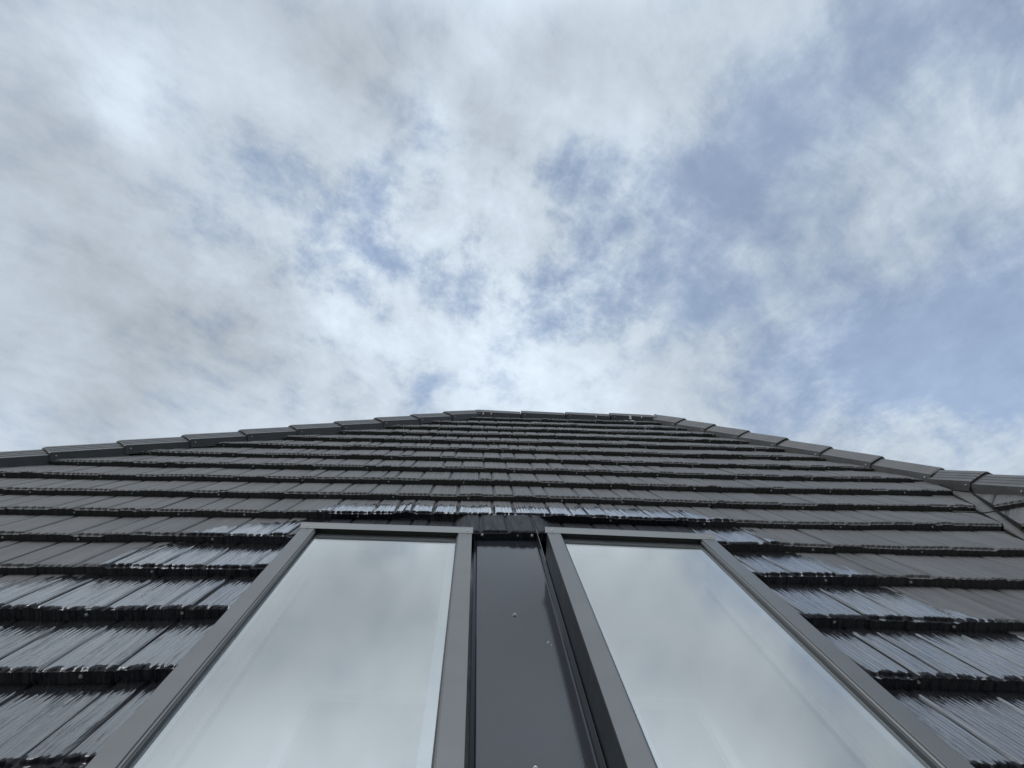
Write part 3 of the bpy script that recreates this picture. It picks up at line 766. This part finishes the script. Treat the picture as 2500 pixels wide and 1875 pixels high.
# ------------------------------------------------------------------ skylights
def skylight(S, label):
    u0, u1, vL, vR = S['u0'], S['u1'], S['vL'], S['vR']
    wd = u1 - u0; vb = .78; RW = .047
    base = Matrix.Translation((u0, vb, 0))
    root = empty('skylight', ROOF @ base)
    tag(root, label, 'skylight', 'skylights set in the roof')
    H = vL - vb; sk = (vR - vL) / wd
    topy = lambda x: H + sk * x
    wt = .160; wg = .1415
    # side and bottom rails, outer skirt and lower lip in one folded section
    def rail(x0, x1, inner):
        mb = MB()
        if inner == 'R':   pr = [(x0, .153), (x0, wt), (x1, wt), (x1, wt - .004), (x1 + .004, wt - .006), (x1 + .004, wg + .001), (x0 + .004, wg + .001), (x0 + .004, .153)]
        else:              pr = [(x1, .153), (x1, wt), (x0, wt), (x0, wt - .004), (x0 - .004, wt - .006), (x0 - .004, wg + .001), (x1 - .004, wg + .001), (x1 - .004, .153)]
        mb.prism(pr, 0, lambda x: topy(x) - .004)
        return link('frame_rail', mb.mesh('frame_rail', .0009), M_FRAME, root)
    rail(0, RW, 'R'); rail(wd - RW, wd, 'L')
    mb = MB(); mb.box(RW + .004, wd - RW - .004, 0, RW, wg + .001, wt - .002); link('frame_rail', mb.mesh('frame_rail', .0009), M_FRAME, root)
    # head cover strip lapping over the rails
    mb = MB(); mb.box(-.006, wd + .004, H - .030, H + .006, wt + .0005, wt + .0125, sk, 0)
    for k_ in (4, 5): q_ = mb.v[k_]; mb.v[k_] = (q_[0], q_[1] + .025, q_[2])
    cap = link('top_cap', mb.mesh('top_cap', .0008), M_FRAME, root)
    for x in (.018, wd - .014): put_screw(cap, x, topy(x) - .018, wt + .0066, Matrix.Rotation(R(26), 4, 'X'), .5, 'rivet')
    # curb under the frame
    mb = MB()
    mb.box(.003, .020, .004, H - .012, -.02, .1405); mb.box(wd - .020, wd - .003, .004, H - .012 + sk * wd, -.02, .1405)
    mb.box(.0205, wd - .0205, .004, .020, -.02, .1405)
    mb.box(.0205, wd - .0205, H - .030, H - .010, -.02, .1445, sk, 0)
    mb.box(.0008, .0028, .002, H - .008, -.02, .1525); mb.box(wd - .0028, wd - .0008, .002, H - .008 + sk * wd, -.02, .1525)  # thin skins put the rail sides' shade into the colour
    link('curb', mb.mesh('curb', .0004), M_FRAMEDARK, root)
    # black glazing gasket round the pane
    mb = MB(); gk = .0035
    x0, x1 = RW + .0045, wd - RW - .0045; y0 = RW + .001
    for (a, b, s) in ((x0, x0 + gk, 1), (x1 - gk, x1, -1)):
        q = [(a, wg + .0005), (a, wt - .0075), (a + gk * .6, wt - .0085), (a + gk * .4, wt - .0125), (b, wg + .002), (b, wg + .0005)]
        if s < 0: q = [(a + b - x, z) for (x, z) in q]
        mb.prism(q, y0, lambda x: topy(x) - .028)
    mb.box(x0 + gk, x1 - gk, y0, y0 + gk, wg + .0005, wg + .007)
    mb.box(x0 - .002, x1 + .002, H - .0265, H - .012, wg + .0005, wt - .0005, sk, 0)
    link('gasket', mb.mesh('gasket'), M_RUBBER, root)
    # pane
    mb = MB(); mb.poly([(x0, y0, wg), (x1, y0, wg), (x1, topy(x1) - .014, wg), (x0, topy(x0) - .014, wg)])
    me = bpy.data.meshes.new('glass_pane'); me.from_pydata(mb.v, [], mb.f); link('glass_pane', me, M_GLASS, root)
    # spacer ring below the glass
    a0, a1 = .022, wd - .022; sp_ = .060; wl = .138
    mb = MB()
    mb.box(a0, RW + .022, .022, H - .032, wl - .012, wl); mb.box(wd - RW - .033, a1, .022, H - .032 + sk * wd, wl - .012, wl)
    mb.box(RW + .023, wd - RW - .034, .022, RW + .022, wl - .012, wl)
    mb.box(RW + .023, wd - RW - .034, H - .062, H - .034, wl - .012, wl, sk, 0)
    link('spacer', mb.mesh('spacer', .001), M_LEDGE, root)
    # plastered light shaft with a bead half way and a trim at the bottom
    mb = MB(); f0, f1 = .0225, wd - .0225; g0, g1 = .0225, H - .034
    def ring(z0, z1, inset):
        p = [(f0 + inset, g0 + inset), (f1 - inset, g0 + inset), (f1 - inset, g1 - inset + sk * (f1 - inset)), (f0 + inset, g1 - inset + sk * (f0 + inset))]
        for i in range(4):
            j = (i + 1) % 4
            mb.poly([(*p[i], z0), (*p[j], z0), (*p[j], z1), (*p[i], z1)])
        return p
    def step(z, i0, i1):
        p = [(f0 + i0, g0 + i0), (f1 - i0, g0 + i0), (f1 - i0, g1 - i0 + sk * (f1 - i0)), (f0 + i0, g1 - i0 + sk * (f0 + i0))]
        q = [(f0 + i1, g0 + i1), (f1 - i1, g0 + i1), (f1 - i1, g1 - i1 + sk * (f1 - i1)), (f0 + i1, g1 - i1 + sk * (f0 + i1))]
        for i in range(4):
            j = (i + 1) % 4
            mb.poly([(*p[i], z), (*p[j], z), (*q[j], z), (*q[i], z)])
    ring(-.415, .1255, 0.0); step(-.415, 0.0, .030); ring(-.447, -.415, .030)
    me = bpy.data.meshes.new('light_shaft'); me.from_pydata(mb.v, [], mb.f); link('light_shaft', me, M_WHITE, root)
    mb = MB(); step(-.447, .030, .0); ring(-.95, -.447, .0)
    mb.poly([(f0, g0, -.95), (f1, g0, -.95), (f1, g1 + sk * f1, -.95), (f0, g1, -.95)])
    me = bpy.data.meshes.new('room_wall'); me.from_pydata(mb.v, [], mb.f); link('room_wall', me, M_ROOM, root)
    # timber bead
    mb = MB(); zb = .019
    mt = MB()
    mt.box(f0 + .0005, f0 + .009, g0 + .009, g1 - .009, -.003, zb - .0003); mt.box(f1 - .009, f1 - .0005, g0 + .009, g1 - .009 + sk * f1, -.003, zb - .0003)
    mt.box(f0 + .0095, f1 - .0095, g1 - .009, g1 - .0005, .061, .082, sk, 0)
    link('shaft_trim', mt.mesh('shaft_trim', .001), M_WHITE, root)
    mb.box(f0 + .0005, f0 + .006, g0 + .006, g1 - .006, zb, zb + .004); mb.box(f1 - .006, f1 - .0005, g0 + .006, g1 - .006 + sk * f1, zb, zb + .004)
    mb.box(f0 + .0065, f1 - .0065, g1 - .006, g1 - .0005, .0822, .086, sk, 0)
    link('bead', mb.mesh('bead'), M_CREAM, root)
    return root
sk1 = skylight(SKY_L, 'grey framed skylight left of the dark tray, glass reflecting white cloud')
sk2 = skylight(SKY_R, 'grey framed skylight right of the dark tray, glass with bluish inner edge')

# white splashes on the top courses, splashes and painted glints on the ridge
def splash(name, pts, parent, mw, r=.006, seed=0):
    rng = random.Random(seed); bm = bmesh.new()
    for (a, b, n) in pts:
        for i in range(n):
            q = i / max(1, n - 1); c = Vector(a).lerp(Vector(b), q)
            rad = r * rng.uniform(.5, 1.3)
            vs = [bm.verts.new((c.x + rad * math.cos(t) * rng.uniform(.6, 1.2), c.y + rad * 1.5 * math.sin(t) * rng.uniform(.6, 1.2), c.z)) for t in [k * math.pi / 4 for k in range(8)]]
            f_ = bm.faces.new(vs)
    me = bpy.data.meshes.new(name); bm.to_mesh(me); bm.free()
    return link(name, me, M_SPLASH_GLINT, parent, mw)
def strip(mb, x, y0, y1, z0, z1, wd, n=5, seed=0):
    rng = random.Random(seed)
    for i in range(n):
        a, b = i / n, (i + 1) / n
        xa = x + rng.uniform(-.004, .004); w_ = wd * rng.uniform(.5, 1.2)
        mb.box(xa - w_ / 2, xa + w_ / 2, y0 + (y1 - y0) * a, y0 + (y1 - y0) * b + .0012, z0 + (z1 - z0) * a, z0 + (z1 - z0) * b + .0012)
mb = MB()
strip(mb, 1.555, 6.862, 6.862, .002, .036, .012, 5, 1)
strip(mb, 1.545, 6.875, 7.00, .039, .030, .014, 8, 2)
strip(mb, 1.50, 6.955, 7.00, .031, .027, .03, 4, 3)
strip(mb, 1.575, 6.492, 6.492, .002, .036, .016, 5, 4)
strip(mb, 1.575, 6.51, 6.56, .040, .037, .014, 4, 5)
link('splash_glint', mb.mesh('splash_glint'), M_SPLASH_GLINT, house, ROOF)

mb = MB()  # white flecks on the ridge cap sides: painted glints among splashes
for (x, w_, z0, z1) in ((.07, .014, .006, .034), (.15, .012, .010, .030), (1.20, .010, .004, .034), (1.22, .02, .030, .036), (1.545, .022, -.004, .035), (1.66, .012, .012, .030)):
    mb.box(x - w_ / 2, x + w_ / 2, APL.y - .1065, APL.y - .0995, APL.z + z0, APL.z + z1)
link('splash_glint', mb.mesh('splash_glint', .002), M_SPLASH_GLINT, house)
# ------------------------------------------------------------------ ground
mb = MB(); s = 1500
mb.poly([(-s, -s, 0), (s, -s, 0), (s, s, 0), (-s, s, 0)])
me = bpy.data.meshes.new('ground'); me.from_pydata(mb.v, [], mb.f)
gr = link('ground', me, M_GROUND); tag(gr, kind='structure')
